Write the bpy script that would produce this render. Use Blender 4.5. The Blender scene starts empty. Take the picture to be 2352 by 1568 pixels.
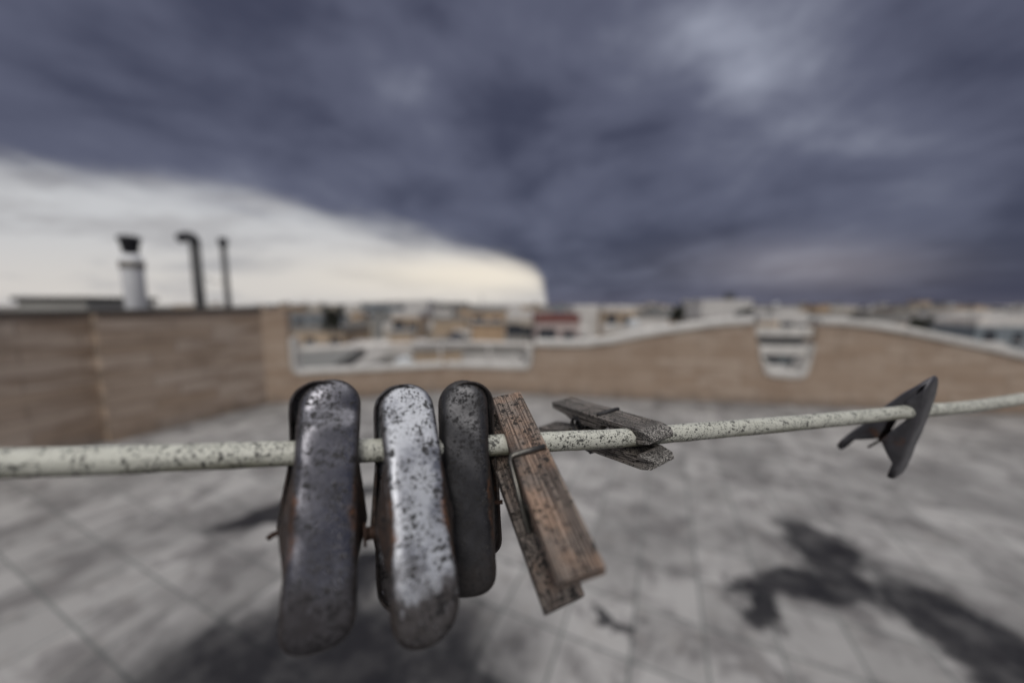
import bpy, bmesh, math, random
from mathutils import Vector, Matrix
random.seed(7)
R = math.radians
S = bpy.context.scene
COL = S.collection

# ------------------------------------------------------------------ camera
W0, FPX, CX, CY = 2352.0, 784.0, 1176.0, 784.0
PITCH = R(6.1)
H = 1.5
CAM = Vector((0, 0, H))
FWD = Vector((0, math.cos(PITCH), -math.sin(PITCH)))
UP = Vector((0, math.sin(PITCH), math.cos(PITCH)))
RT = Vector((1, 0, 0))

def ray(px, py):
    return RT * ((px - CX) / FPX) + UP * ((CY - py) / FPX) + FWD

def at(px, py, mm):                     # a point this many mm in front of the lens
    return CAM + ray(px, py) * (mm * .001)

def cam_mm(x, y, z):
    return CAM + (RT * x + UP * y + FWD * z) * .001

cd = bpy.data.cameras.new('camera'); cam = bpy.data.objects.new('camera', cd); COL.objects.link(cam)
cam.location = CAM; cam.rotation_euler = (R(90) - PITCH, 0, 0)
cd.sensor_width = 36; cd.lens = 12.0; cd.clip_start = .002; cd.clip_end = 20000
cd.dof.use_dof = True; cd.dof.focus_distance = .100; cd.dof.aperture_fstop = 3.7
S.camera = cam
S.render.resolution_x = 1024; S.render.resolution_y = 682
S.view_settings.view_transform = 'Standard'; S.view_settings.look = 'None'
S.view_settings.gamma = 1; S.view_settings.exposure = 0

# ------------------------------------------------------------------ node helper
class NT:
    def __init__(s, tree):
        s.t = tree; s.n = tree.nodes; s.l = tree.links
    def new(s, typ, **kw):
        n = s.n.new(typ)
        for k, v in kw.items(): setattr(n, k, v)
        return n
    def put(s, sock, v):
        if v is None: return
        if isinstance(v, bpy.types.NodeSocket): s.l.new(v, sock)
        else:
            if sock.type == 'RGBA' and hasattr(v, '__len__') and len(v) == 3: v = (*v, 1)
            sock.default_value = v
    def m(s, op, a, b=None, c=None, clamp=False):
        n = s.new('ShaderNodeMath', operation=op); n.use_clamp = clamp
        s.put(n.inputs[0], a); s.put(n.inputs[1], b)
        if c is not None: s.put(n.inputs[2], c)
        return n.outputs[0]
    def vm(s, op, a, b=None):
        n = s.new('ShaderNodeVectorMath', operation=op)
        s.put(n.inputs[0], a); s.put(n.inputs[1], b)
        return n.outputs['Value'] if op in ('LENGTH', 'DOT_PRODUCT', 'DISTANCE') else n.outputs[0]
    def sep(s, v):
        n = s.new('ShaderNodeSeparateXYZ'); s.put(n.inputs[0], v); return n.outputs
    def comb(s, x, y, z):
        n = s.new('ShaderNodeCombineXYZ')
        for i, q in enumerate((x, y, z)): s.put(n.inputs[i], q)
        return n.outputs[0]
    def ss(s, v, lo, hi, a=0.0, b=1.0):     # smooth step
        n = s.new('ShaderNodeMapRange', interpolation_type='SMOOTHSTEP')
        for i, q in enumerate((v, lo, hi, a, b)): s.put(n.inputs[i], q)
        return n.outputs[0]
    def noise(s, vec, scale, detail=3, rough=.55, dist=0.0, color=False):
        n = s.new('ShaderNodeTexNoise')
        s.put(n.inputs['Vector'], vec); n.inputs['Scale'].default_value = scale
        n.inputs['Detail'].default_value = detail; n.inputs['Roughness'].default_value = rough
        n.inputs['Distortion'].default_value = dist
        return n.outputs['Color' if color else 0]
    def voro(s, vec, scale, feature='F1', rnd=1.0):
        n = s.new('ShaderNodeTexVoronoi', feature=feature)
        s.put(n.inputs['Vector'], vec); n.inputs['Scale'].default_value = scale
        n.inputs['Randomness'].default_value = rnd
        return n
    def mix(s, f, a, b, blend='MIX'):
        n = s.new('ShaderNodeMix', data_type='RGBA', blend_type=blend)
        s.put(n.inputs[0], f); s.put(n.inputs[6], a); s.put(n.inputs[7], b)
        return n.outputs[2]
    def mapping(s, vec, loc=(0, 0, 0), rot=(0, 0, 0), sc=(1, 1, 1)):
        n = s.new('ShaderNodeMapping'); s.put(n.inputs[0], vec)
        n.inputs[1].default_value = loc; n.inputs[2].default_value = rot; n.inputs[3].default_value = sc
        return n.outputs[0]
    def obj(s): return s.new('ShaderNodeTexCoord').outputs['Object']
    def rnd(s): return s.new('ShaderNodeObjectInfo').outputs['Random']
    def bump(s, h, strength, dist, normal=None):
        n = s.new('ShaderNodeBump'); n.inputs['Strength'].default_value = strength
        n.inputs['Distance'].default_value = dist; s.put(n.inputs['Height'], h)
        if normal is not None: s.put(n.inputs['Normal'], normal)
        return n.outputs[0]

def mat(name):
    m = bpy.data.materials.new(name); m.use_nodes = True
    t = NT(m.node_tree); b = m.node_tree.nodes['Principled BSDF']
    return m, t, b

def specks(t, vec, cell, amount, seed=0.0, fine=.66):
    """dark mould specks with irregular outlines, in cells of about CELL metres, three sizes"""
    v = t.mapping(vec, loc=(seed, seed * 1.7, -seed))
    patch = t.ss(t.noise(v, .16 / cell, 3), .30, .62, .45, 1.3)
    out = None
    for k, (c, pw, wobk) in enumerate(((cell * .62, 1.3, 1.1), (cell * 1.25, 2.6, 1.0), (cell * 2.6, 4.5, .8))):
        wob = t.vm('SCALE', t.vm('SUBTRACT', t.noise(v, 2.4 / c, 3, color=True), (.5, .5, .5)))
        wob.node.inputs['Scale'].default_value = c * wobk
        vo = t.voro(t.vm('ADD', t.mapping(v, loc=(k * .37, k * .11, 0)), wob), 1 / c)
        size = t.sep(vo.outputs['Color'])[0]
        lim = t.m('MULTIPLY', t.m('MULTIPLY', t.m('POWER', size, pw), patch), amount * (.60, .66, .50)[k])
        a = t.ss(t.m('SUBTRACT', lim, vo.outputs['Distance']), -.03, .05)
        out = a if out is None else t.m('MAXIMUM', out, a)
    n2 = t.ss(t.noise(v, 1.9 / cell, 5, .72), fine, fine + .05)
    return t.m('MAXIMUM', out, t.m('MULTIPLY', n2, min(1.0, amount)))

# ------------------------------------------------------------------ materials
def steel(name, tone, patina, patina_amt, rough, rust_bias, spk, metallic=.75, seed=0., grime_shade=.55, rimk=.82):
    m, t, b = mat(name)
    o = t.obj(); z = t.sep(o)[2]; x = t.sep(o)[0]
    big = t.noise(t.mapping(o, loc=(seed, 0, seed)), 160, 5, .6)
    fine = t.noise(o, 900, 5, .65)
    rn0 = t.noise(t.mapping(o, loc=(7 + seed, 1, 2)), 330, 5, .65)
    base = t.mix(t.ss(big, .3, .7), tuple(c * .62 for c in tone), tone)
    pm = t.ss(t.m('ADD', t.m('MULTIPLY', big, .6), t.m('MULTIPLY', fine, .4)), .62 - patina_amt, .70 - patina_amt * .6)
    edge = t.new('ShaderNodeAttribute', attribute_name='rim').outputs['Fac']
    edgem = t.ss(t.m('ADD', edge, t.m('MULTIPLY', t.m('SUBTRACT', t.m('ADD', t.m('MULTIPLY', fine, .5), t.m('MULTIPLY', rn0, .5)), .5), .9)), .34, .78)
    pm = t.m('MULTIPLY', pm, t.m('SUBTRACT', 1.0, edgem))
    base = t.mix(pm, base, patina)
    # rust near the pivot and along the rims
    piv = t.ss(t.m('ABSOLUTE', t.m('ADD', z, .0300)), .013, .0005)
    rn = t.noise(t.mapping(o, loc=(3 + seed, 1, 2)), 260, 5, .65)
    rm = t.m('ADD', t.m('MULTIPLY', piv, t.m('ADD', .20, t.m('MULTIPLY', edge, .62))), t.m('MULTIPLY', edgem, .30))
    rm = t.ss(t.m('ADD', t.m('ADD', rm, t.m('MULTIPLY', rn, .5)), rust_bias), .55, .80)
    rustc = t.mix(t.ss(rn, .4, .7), (.020, .009, .006), (.15, .058, .020))
    base = t.mix(rm, base, rustc)
    # brown grime, plus shade painted into the handle end
    gm = t.m('MULTIPLY', t.ss(t.m('ADD', z, t.m('MULTIPLY', t.m('SUBTRACT', big, .5), .03)), -.038, -.046), grime_shade)
    base = t.mix(gm, base, (.035, .026, .022))
    rimd = t.m('MULTIPLY', edgem, rimk)
    base = t.mix(rimd, base, (.035, .026, .022))
    scr = t.ss(t.noise(t.mapping(o, rot=(0, R(14), 0), sc=(1, 1, .06)), 1500, 3, .6), .60, .72)
    base = t.mix(t.m('MULTIPLY', scr, .35), base, tuple(min(1, q * 1.7) for q in tone))
    sp = specks(t, o, .00064, spk, seed)
    base = t.mix(t.m('MULTIPLY', sp, .93), base, (.010, .009, .010))
    b.inputs['Base Color'].default_value = (1, 1, 1, 1); t.put(b.inputs['Base Color'], base)
    notm = t.m('MAXIMUM', t.m('MAXIMUM', rm, sp), t.m('MAXIMUM', rimd, t.m('MULTIPLY', gm, .8)))
    t.put(b.inputs['Metallic'], t.m('MULTIPLY', t.m('SUBTRACT', 1.0, notm), t.m('MULTIPLY', t.m('SUBTRACT', 1.0, t.m('MULTIPLY', pm, .75)), metallic)))
    t.put(b.inputs['Roughness'], t.m('ADD', t.m('MULTIPLY', notm, .35), t.m('ADD', t.m('MULTIPLY', fine, .2), rough - .1)))
    hgt = t.m('ADD', t.m('MULTIPLY', fine, .4), t.m('MULTIPLY', sp, .8))
    t.put(b.inputs['Normal'], t.bump(hgt, .35, .0002))
    return m

M = {}
M['steel_dark'] = steel('aged_bluish_steel', (.20, .20, .225), (.16, .16, .17), .06, .30, .04, 1.0, .97, 1.3)  # tone darkened to hold the shade this peg hangs in
M['steel_pale'] = steel('chalky_zinc_steel', (.44, .455, .50), (.50, .52, .56), .22, .36, .02, .95, .93, 4.1, .9)
M['steel_shaded'] = steel('dull_dark_steel', (.085, .085, .09), (.06, .06, .065), .02, .38, -.12, .9, .95, 7.7)  # dark tone is mostly shade put into the base colour
M['steel_far'] = steel('plain_grey_steel', (.16, .16, .175), (.14, .14, .15), .05, .42, -.7, .25, .8, 2.7, .2, .18)

def simple(name, col, rough=.6, metal=0., var=.25, scale=40., bump=0., bdist=.01):
    m, t, b = mat(name)
    o = t.obj(); n = t.noise(o, scale, 4, .6)
    c = t.mix(n, tuple(q * (1 - var) for q in col), tuple(min(1, q * (1 + var)) for q in col))
    t.put(b.inputs['Base Color'], c); b.inputs['Roughness'].default_value = rough
    b.inputs['Metallic'].default_value = metal
    if bump: t.put(b.inputs['Normal'], t.bump(n, bump, bdist))
    return m

M['rust'] = simple('rusty_iron', (.040, .020, .013), .8, .2, .6, 900, .6, .0003)
M['spring'] = simple('tarnished_spring_wire', (.16, .155, .14), .38, .9, .6, 700, .4, .0001)
M['spring_dark'] = simple('dark_spring_wire', (.035, .034, .036), .5, .6, .5, 700, .4, .0001)

def wood(name, light, dark, spk, grain_s, rough_end, seed):
    m, t, b = mat(name)
    o = t.mapping(t.obj(), loc=(seed * .01, seed * .013, 0))
    g = t.noise(t.mapping(o, sc=(1, 1, .016)), 3600, 3, .6, .1)      # fine fibres along the peg
    g2 = t.noise(t.mapping(o, sc=(1, 1, .05)), 700, 4, .6, .6)
    blot = t.noise(o, 110, 5, .65)
    fib = t.m('ADD', t.m('MULTIPLY', g, .8), t.m('MULTIPLY', g2, .2))
    c = t.mix(t.ss(fib, .40, .60), dark, light)
    grey = t.ss(blot, .36, .58)
    c = t.mix(t.m('MULTIPLY', grey, .72), c, t.mix(t.ss(fib, .40, .60), (.030, .028, .028), (.20, .185, .17)))
    sp = specks(t, o, .0007, spk, seed)
    c = t.mix(t.m('MULTIPLY', sp, .9), c, (.010, .009, .008))
    hz = t.sep(t.obj())[2]
    if rough_end:
        e = t.ss(hz, -.0065, -.002)
        net = t.noise(o, 2100, 4, .7)
        lich = t.mix(t.ss(net, .44, .58), (.012, .012, .012), (.42, .40, .37))
        c = t.mix(t.m('MULTIPLY', e, .85), c, lich)
    t.put(b.inputs['Base Color'], c); b.inputs['Roughness'].default_value = .85
    hh = t.m('ADD', fib, t.m('MULTIPLY', t.noise(o, 1500, 4, .7), .35))
    t.put(b.inputs['Normal'], t.bump(hh, grain_s, .0006))
    return m

M['wood_brown'] = wood('weathered_brown_wood', (.40, .275, .20), (.12, .076, .055), .85, .75, False, 2.)
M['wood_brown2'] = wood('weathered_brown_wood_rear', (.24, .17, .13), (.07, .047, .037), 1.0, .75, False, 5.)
M['wood_grey'] = wood('grey_weathered_wood', (.30, .265, .235), (.014, .012, .011), .8, 1.0, True, 9.)

def line_mat():
    m, t, b = mat('pale_green_plastic_sleeve')
    o = t.obj()
    n = t.noise(o, 120, 4, .6); n2 = t.noise(o, 35, 3, .6)
    c = t.mix(n, (.47, .475, .41), (.62, .625, .555))
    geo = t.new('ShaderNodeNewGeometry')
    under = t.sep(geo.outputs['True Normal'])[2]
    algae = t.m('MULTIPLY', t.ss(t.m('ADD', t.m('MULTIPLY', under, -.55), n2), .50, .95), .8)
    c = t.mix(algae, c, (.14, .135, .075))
    sp = specks(t, o, .00056, .88, 11.)
    sp2 = t.m('MULTIPLY', t.ss(t.noise(o, 1400, 5, .7), .62, .68), t.ss(n2, .40, .58))
    c = t.mix(t.m('MULTIPLY', t.m('MAXIMUM', sp, sp2), .88), c, (.018, .018, .016))
    t.put(b.inputs['Base Color'], c); b.inputs['Roughness'].default_value = .42
    b.inputs['Subsurface Weight'].default_value = .0
    t.put(b.inputs['Normal'], t.bump(t.m('ADD', n, t.m('MULTIPLY', sp, .6)), .35, .0006))
    return m
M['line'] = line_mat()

def stone_wall(name, a, bcol, c3, seed):
    m, t, b = mat(name)
    o = t.obj()
    x, y, z = t.sep(o)
    v = t.comb(t.m('ADD', x, seed), z, 0)
    br = t.new('ShaderNodeTexBrick'); br.offset = .37; br.offset_frequency = 2
    t.put(br.inputs['Vector'], v)
    br.inputs['Color1'].default_value = (0, 0, 0, 1); br.inputs['Color2'].default_value = (1, 1, 1, 1)
    br.inputs['Mortar'].default_value = (.45, .45, .45, 1)
    br.inputs['Scale'].default_value = 1; br.inputs['Mortar Size'].default_value = .006
    br.inputs['Brick Width'].default_value = .62; br.inputs['Row Height'].default_value = .135
    tone = t.sep(br.outputs['Color'])[0]
    streak = t.noise(t.mapping(o, loc=(seed, 0, 0), sc=(.5, .5, 2.2)), 3.2, 4, .6)
    grain = t.noise(o, 60, 4, .6)
    c = t.mix(tone, a, bcol)
    c = t.mix(t.ss(streak, .42, .68), c, c3)
    c = t.mix(t.m('MULTIPLY', br.outputs['Fac'], .6), c, (.13, .105, .085))
    drip = t.noise(t.mapping(o, loc=(seed, 4, 0), sc=(6, 6, .55)), 1.0, 5, .65)
    c = t.mix(t.m('MULTIPLY', t.ss(drip, .56, .70), .35), c, (.15, .115, .09))
    foot = t.m('MULTIPLY', t.ss(t.m('ADD', z, t.m('MULTIPLY', t.m('SUBTRACT', drip, .5), .5)), .16, .02), .55)
    c = t.mix(foot, c, (.12, .10, .085))
    c = t.mix(.30, c, t.mix(grain, (.10, .08, .065), (.40, .34, .28)))
    t.put(b.inputs['Base Color'], c); b.inputs['Roughness'].default_value = .8
    t.put(b.inputs['Normal'], t.bump(t.m('SUBTRACT', t.m('MULTIPLY', grain, .3), br.outputs['Fac']), .5, .01))
    return m
M['wall'] = stone_wall('tan_stone_cladding', (.43, .31, .22), (.56, .445, .35), (.37, .26, .18), 0)
M['wall_left'] = stone_wall('brown_stone_cladding', (.47, .345, .245), (.64, .53, .44), (.33, .235, .165), 3.1)

def coping(name, col):
    m, t, b = mat(name)
    o = t.obj(); n = t.noise(o, 9, 5, .6); n2 = t.noise(t.mapping(o, sc=(1, 1, .3)), 30, 3, .6)
    c = t.mix(t.ss(n, .3, .7), tuple(q * .72 for q in col), col)
    c = t.mix(t.m('MULTIPLY', t.ss(n2, .52, .7), .45), c, tuple(q * .45 for q in col))
    t.put(b.inputs['Base Color'], c); b.inputs['Roughness'].default_value = .7
    t.put(b.inputs['Normal'], t.bump(n2, .4, .005))
    return m
M['coping'] = coping('pale_stone_coping', (.72, .70, .66))
M['coping_dark'] = coping('dirty_dark_coping', (.085, .078, .07))
M['rail'] = coping('grey_painted_rail', (.80, .77, .73))

def floor_mat():
    m, t, b = mat('grey_terrace_tiles')
    o = t.obj()
    p = t.mapping(o, rot=(0, 0, R(24)), loc=(.07, .11, 0))
    br = t.new('ShaderNodeTexBrick'); br.offset = 0.0; br.squash = 1
    t.put(br.inputs['Vector'], p)
    br.inputs['Color1'].default_value = (0, 0, 0, 1); br.inputs['Color2'].default_value = (1, 1, 1, 1)
    br.inputs['Mortar'].default_value = (.5, .5, .5, 1)
    br.inputs['Scale'].default_value = 1; br.inputs['Mortar Size'].default_value = .007
    br.inputs['Mortar Smooth'].default_value = .3
    br.inputs['Brick Width'].default_value = .30; br.inputs['Row Height'].default_value = .30
    tone = t.sep(br.outputs['Color'])[0]
    c = t.mix(tone, (.27, .265, .258), (.42, .41, .40))
    n1 = t.noise(o, 3.4, 6, .66, .4); n2 = t.noise(o, 9, 5, .6); n3 = t.noise(t.mapping(o, loc=(5, 2, 0)), 1.1, 5, .65, .6)
    c = t.mix(t.m('MULTIPLY', t.ss(n1, .45, .64), .8), c, (.135, .128, .128))
    c = t.mix(t.m('MULTIPLY', t.ss(n2, .52, .72), .35), c, (.24, .22, .20))
    c = t.mix(t.m('MULTIPLY', br.outputs['Fac'], .60), c, (.11, .125, .12))
    # wet patches, and shade painted as dark blobs
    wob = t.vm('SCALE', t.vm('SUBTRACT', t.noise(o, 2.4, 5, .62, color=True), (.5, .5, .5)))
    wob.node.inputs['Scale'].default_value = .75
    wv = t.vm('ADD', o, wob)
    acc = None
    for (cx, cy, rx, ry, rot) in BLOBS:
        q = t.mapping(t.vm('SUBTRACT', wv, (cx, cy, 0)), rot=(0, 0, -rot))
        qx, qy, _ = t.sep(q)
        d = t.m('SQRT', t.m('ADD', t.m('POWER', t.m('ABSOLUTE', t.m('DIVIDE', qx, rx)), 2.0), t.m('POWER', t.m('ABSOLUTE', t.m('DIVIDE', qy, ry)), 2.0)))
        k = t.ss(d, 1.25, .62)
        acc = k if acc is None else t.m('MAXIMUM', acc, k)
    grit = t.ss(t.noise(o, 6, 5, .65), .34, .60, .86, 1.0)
    wet_shade = t.m('MULTIPLY', acc, grit)
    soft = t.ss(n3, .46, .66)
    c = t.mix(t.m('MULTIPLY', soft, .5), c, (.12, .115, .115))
    c = t.mix(t.m('MULTIPLY', wet_shade, .95), c, (.012, .012, .016))
    t.put(b.inputs['Base Color'], c); t.put(b.inputs['Specular IOR Level'], t.m('SUBTRACT', .3, t.m('MULTIPLY', wet_shade, .22)))
    t.put(b.inputs['Roughness'], t.m('SUBTRACT', t.m('ADD', .58, t.m('MULTIPLY', n2, .2)), t.m('MULTIPLY', wet_shade, .18)))
    t.put(b.inputs['Normal'], t.bump(t.m('SUBTRACT', t.m('MULTIPLY', n2, .3), br.outputs['Fac']), .5, .006))
    return m
# wet stains and painted shade on the tiles: x, y, half-length, half-width, turn
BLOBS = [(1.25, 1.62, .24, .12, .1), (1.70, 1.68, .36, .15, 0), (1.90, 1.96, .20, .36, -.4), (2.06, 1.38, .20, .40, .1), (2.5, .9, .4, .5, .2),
         (-.78, 1.12, .92, .66, .10), (-.85, 1.80, .20, .22, .2), (-.3, .35, 1.4, .75, .0), (-.5, -.9, 1.6, 1.0, .1),  # painted shade at near left, and added below and behind the camera
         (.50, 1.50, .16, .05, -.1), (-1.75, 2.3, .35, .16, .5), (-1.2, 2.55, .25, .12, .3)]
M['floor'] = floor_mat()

# ------------------------------------------------------------------ mesh helpers
def link(name, me, parent=None, m=None, smooth=True, mtx=None):
    o = bpy.data.objects.new(name, me); COL.objects.link(o)
    if parent is not None: o.parent = parent
    if m is not None:
        for mm in (m if isinstance(m, (list, tuple)) else [m]): me.materials.append(mm)
    if mtx is not None: o.matrix_basis = mtx
    for p in me.polygons: p.use_smooth = smooth
    return o

def from_bm(name, bm):
    bmesh.ops.recalc_face_normals(bm, faces=bm.faces)
    me = bpy.data.meshes.new(name); bm.to_mesh(me); bm.free(); return me

def tag(o, label=None, cat=None, group=None, kind=None):
    if label: o['label'] = label
    if cat: o['category'] = cat
    if group: o['group'] = group
    if kind: o['kind'] = kind
    return o

def empty(name, mtx):
    o = bpy.data.objects.new(name, None); COL.objects.link(o); o.matrix_world = mtx; o.matrix_basis = mtx
    o.empty_display_size = .01
    return o

def box(bm, c, s, rz=0.0, taper=1.0):
    r = bmesh.ops.create_cube(bm, size=1)
    mt = Matrix.Translation(c) @ Matrix.Rotation(rz, 4, 'Z') @ Matrix.Diagonal((s[0], s[1], s[2], 1))
    for v in r['verts']:
        if v.co.z > 0: v.co.x *= taper; v.co.y *= taper
        v.co = mt @ v.co
    return r['verts']

def bevel_all(bm, w, seg=2):
    bmesh.ops.bevel(bm, geom=list(bm.edges), offset=w, segments=seg, affect='EDGES', profile=.5)

def tube(bm, pts, rad, seg=12, caps=True, wob=0.0):
    pts = [Vector(p) for p in pts]; rings = []; n = len(pts)
    ref = Vector((0, 0, 1)); pn = None
    for i, p in enumerate(pts):
        d = (pts[min(i + 1, n - 1)] - pts[max(i - 1, 0)]).normalized()
        if pn is None:
            if abs(d.dot(ref)) > .9: ref = Vector((1, 0, 0))
            a = (ref - d * ref.dot(d)).normalized()
        else:
            a = (pn - d * pn.dot(d)).normalized()
        pn = a; b2 = d.cross(a)
        r = rad(i / (n - 1)) if callable(rad) else rad
        rings.append([bm.verts.new(p + (a * math.cos(2 * math.pi * k / seg) + b2 * math.sin(2 * math.pi * k / seg)) * (r * (1 + wob * random.uniform(-1, 1)))) for k in range(seg)])
    for i in range(n - 1):
        for k in range(seg):
            bm.faces.new((rings[i][k], rings[i][(k + 1) % seg], rings[i + 1][(k + 1) % seg], rings[i + 1][k]))
    if caps:
        bm.faces.new(rings[0][::-1]); bm.faces.new(rings[-1])

def smooth_path(pts, k=6):
    out = []; P = [Vector(p) for p in pts]; P = [P[0] * 2 - P[1]] + P + [P[-1] * 2 - P[-2]]
    for i in range(1, len(P) - 2):
        for j in range(k):
            u = j / k
            a, b, c, d = P[i - 1], P[i], P[i + 1], P[i + 2]
            out.append(.5 * ((2 * b) + (c - a) * u + (2 * a - 5 * b + 4 * c - d) * u * u + (3 * b - a - 3 * c + d) * u ** 3))
    out.append(P[-2]); return out

def frame(org, zdir, xhint, yhint):
    z = zdir.normalized(); x = (xhint - z * xhint.dot(z)).normalized(); y = z.cross(x)
    if y.dot(yhint) < 0: x = -x; y = -y
    return Matrix.Translation(org) @ Matrix((x, y, z)).transposed().to_4x4()

# ------------------------------------------------------------------ the clothesline
def line_depth(px): return 784 * 5.5 / (69 - .0188 * px)
LINE_PX = [(0, 1063), (300, 1054), (603, 1043), (850, 1034), (1050, 1027), (1258, 1014), (1420, 1006), (1595, 991), (1840, 970), (2080, 946), (2352, 915)]
pts = [at(x, y, line_depth(x)) for x, y in LINE_PX]
d0 = (pts[0] - pts[1]).normalized(); d1 = (pts[-1] - pts[-2]).normalized()
pre = [pts[0] + d0 * .55 + Vector((0, 0, .012)), pts[0] + d0 * .2 + Vector((0, 0, .001))]
post = [pts[-1] + d1 * .3 + Vector((0, 0, .012)), pts[-1] + d1 * .9 + Vector((0, 0, .06)), pts[-1] + d1 * 1.8 + Vector((0, 0, .15))]
path = smooth_path(pre + pts + post, 26)
bm = bmesh.new()
def line_r(u): return .00275 * (1 + .012 * math.sin(u * 310) + .010 * math.sin(u * 127 + 1))
LO = at(1176, 1020, 92)
tube(bm, [p - LO for p in path], line_r, 28, True, .006)
ln = link('clothesline', from_bm('clothesline', bm), None, M['line'], True, Matrix.Translation(LO))
tag(ln, 'pale green plastic coated clothesline speckled with black mould, running across under the sky', 'clothesline')

def line_point(px):
    best = None
    for i in range(len(path) - 1):
        for k in range(4):
            q = path[i].lerp(path[i + 1], k / 4); r = q - CAM; f = r.dot(FWD)
            if f <= .01: continue
            x = CX + FPX * r.dot(RT) / f
            if best is None or abs(x - px) < best[0]: best = (abs(x - px), q, (path[i + 1] - path[i]).normalized())
    return best[1], best[2]

# ------------------------------------------------------------------ steel spring clips
mm = .001
def leaf_mesh(name, L, hw, end_sq, ear_flare, ear_depth, narrow=0.0, curl=1.6, jog=(6, 5, 1.5), jaw=1.5, ew=10, fat=1.0):
    """a pressed sheet-steel leaf: face in y~0, rim and ears turned towards +y, tip at z=0"""
    hw = hw - narrow
    def half(z):                        # half width without the end rounding
        u = -z / L
        return hw * (.985 - .05 * math.exp(-((u - .36) / .12) ** 2) + .03 * u)
    rt, rb = hw * .98, hw * (1.0 - .25 * end_sq)
    out = []
    n_end, n_side = 22, 46
    expo = 2.0 / (2.0 + end_sq * 1.3)
    for i in range(n_end + 1):          # top rounding, left to right
        a = math.pi - math.pi * i / n_end
        out.append((math.cos(a) * half(-rt), -rt + math.sin(a) * rt, 0.0, -rt))
    for i in range(1, n_side):
        z = -rt - (L - rt - rb) * i / n_side
        out.append((half(z), z, 0.0, z))
    for i in range(n_end + 1):
        a = -math.pi * i / n_end
        cx, sy = math.cos(a), math.sin(a)
        cx = math.copysign(abs(cx) ** expo, cx); sy = -abs(sy) ** expo
        out.append((cx * half(-(L - rb)), -(L - rb) + sy * rb, 0.0, -(L - rb)))
    for i in range(1, n_side):
        z = -(L - rb) + (L - rt - rb) * i / n_side
        out.append((-half(z), z, 0.0, z))
    def face_y(z):
        u = -z
        y = 0.0
        s = min(1, max(0, (u - jog[0]) / jog[1])); s = s * s * (3 - 2 * s)
        y -= jog[2] * s
        s = min(1, max(0, (u - 12) / 26)); s = s * s * (3 - 2 * s)
        y += .9 * s
        s = max(0, (u - (L - 12)) / 12); y += curl * s * s
        return y
    def depth(z):
        u = -z
        d = .7 + 1.0 * min(1, max(0, u - 3) / 10) + (jaw - 1.0) * math.exp(-((u - 11.5) / 4.5) ** 2)
        d += .9 * fat * min(1, max(0, (u - 18) / 8))
        tri = max(0, 1 - ((31 - u) / (ew * 1.4) if u < 31 else (u - 31) / (ew * .8)))
        return d + ear_depth * (tri ** .8)
    rings = []; base_d = 1.7 * fat
    spec = [(0, 0), (.3, .02), (.5, .06), (.66, .14), (.79, .30), (.88, .55), (.945, .88), (.98, 1.25), (1.0, 1.7)]
    bm = bmesh.new(); lay = bm.verts.layers.float.new('rim')
    for f, dy in spec:
        ring = []
        for (x, z, sx, sz) in out:
            X = sx + (x - sx) * f; Z = sz + (z - sz) * f
            v = bm.verts.new((X, face_y(Z) + dy * fat, Z)); v[lay] = max(0, (f - .5) / .5) ** 2 * .9; ring.append(v)
        rings.append(ring)
    for k in (.35, .7, 1.0):
        ring = []
        for (x, z, sx, sz) in out:
            d = base_d + (max(base_d + .1, depth(z)) - base_d) * k
            tri = max(0, 1 - ((31 + z) / (ew * 1.4) if -z < 31 else (-z - 31) / (ew * .8)))
            fl = ear_flare * tri * math.sin(k * math.pi * .75)
            v = bm.verts.new((x + math.copysign(fl, x) * (1 if abs(x) > hw * .6 else 0), face_y(z) + d, z)); v[lay] = 1.0; ring.append(v)
        rings.append(ring)
    n = len(out)
    for a, b2 in zip(rings, rings[1:]):
        for i in range(n):
            j = (i + 1) % n
            try: bm.faces.new((a[i], a[j], b2[j], b2[i]))
            except ValueError: pass
    bmesh.ops.remove_doubles(bm, verts=bm.verts, dist=.0005)
    for v in bm.verts:                  # small dents of a well used part
        v.co.y += .10 * math.sin(v.co.z * .45 + hw * 3) * math.cos(v.co.x * .5 + v.co.z * .2)
    # drop interior degenerate faces
    bad = [f for f in bm.faces if f.calc_area() < 1e-7]
    bmesh.ops.delete(bm, geom=bad, context='FACES_ONLY')
    for v in bm.verts: v.co *= mm
    return from_bm(name, bm)

def add_solid(o, th):
    s = o.modifiers.new('sheet', 'SOLIDIFY'); s.thickness = th; s.offset = 0; s.use_even_offset = True
    return o

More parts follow.
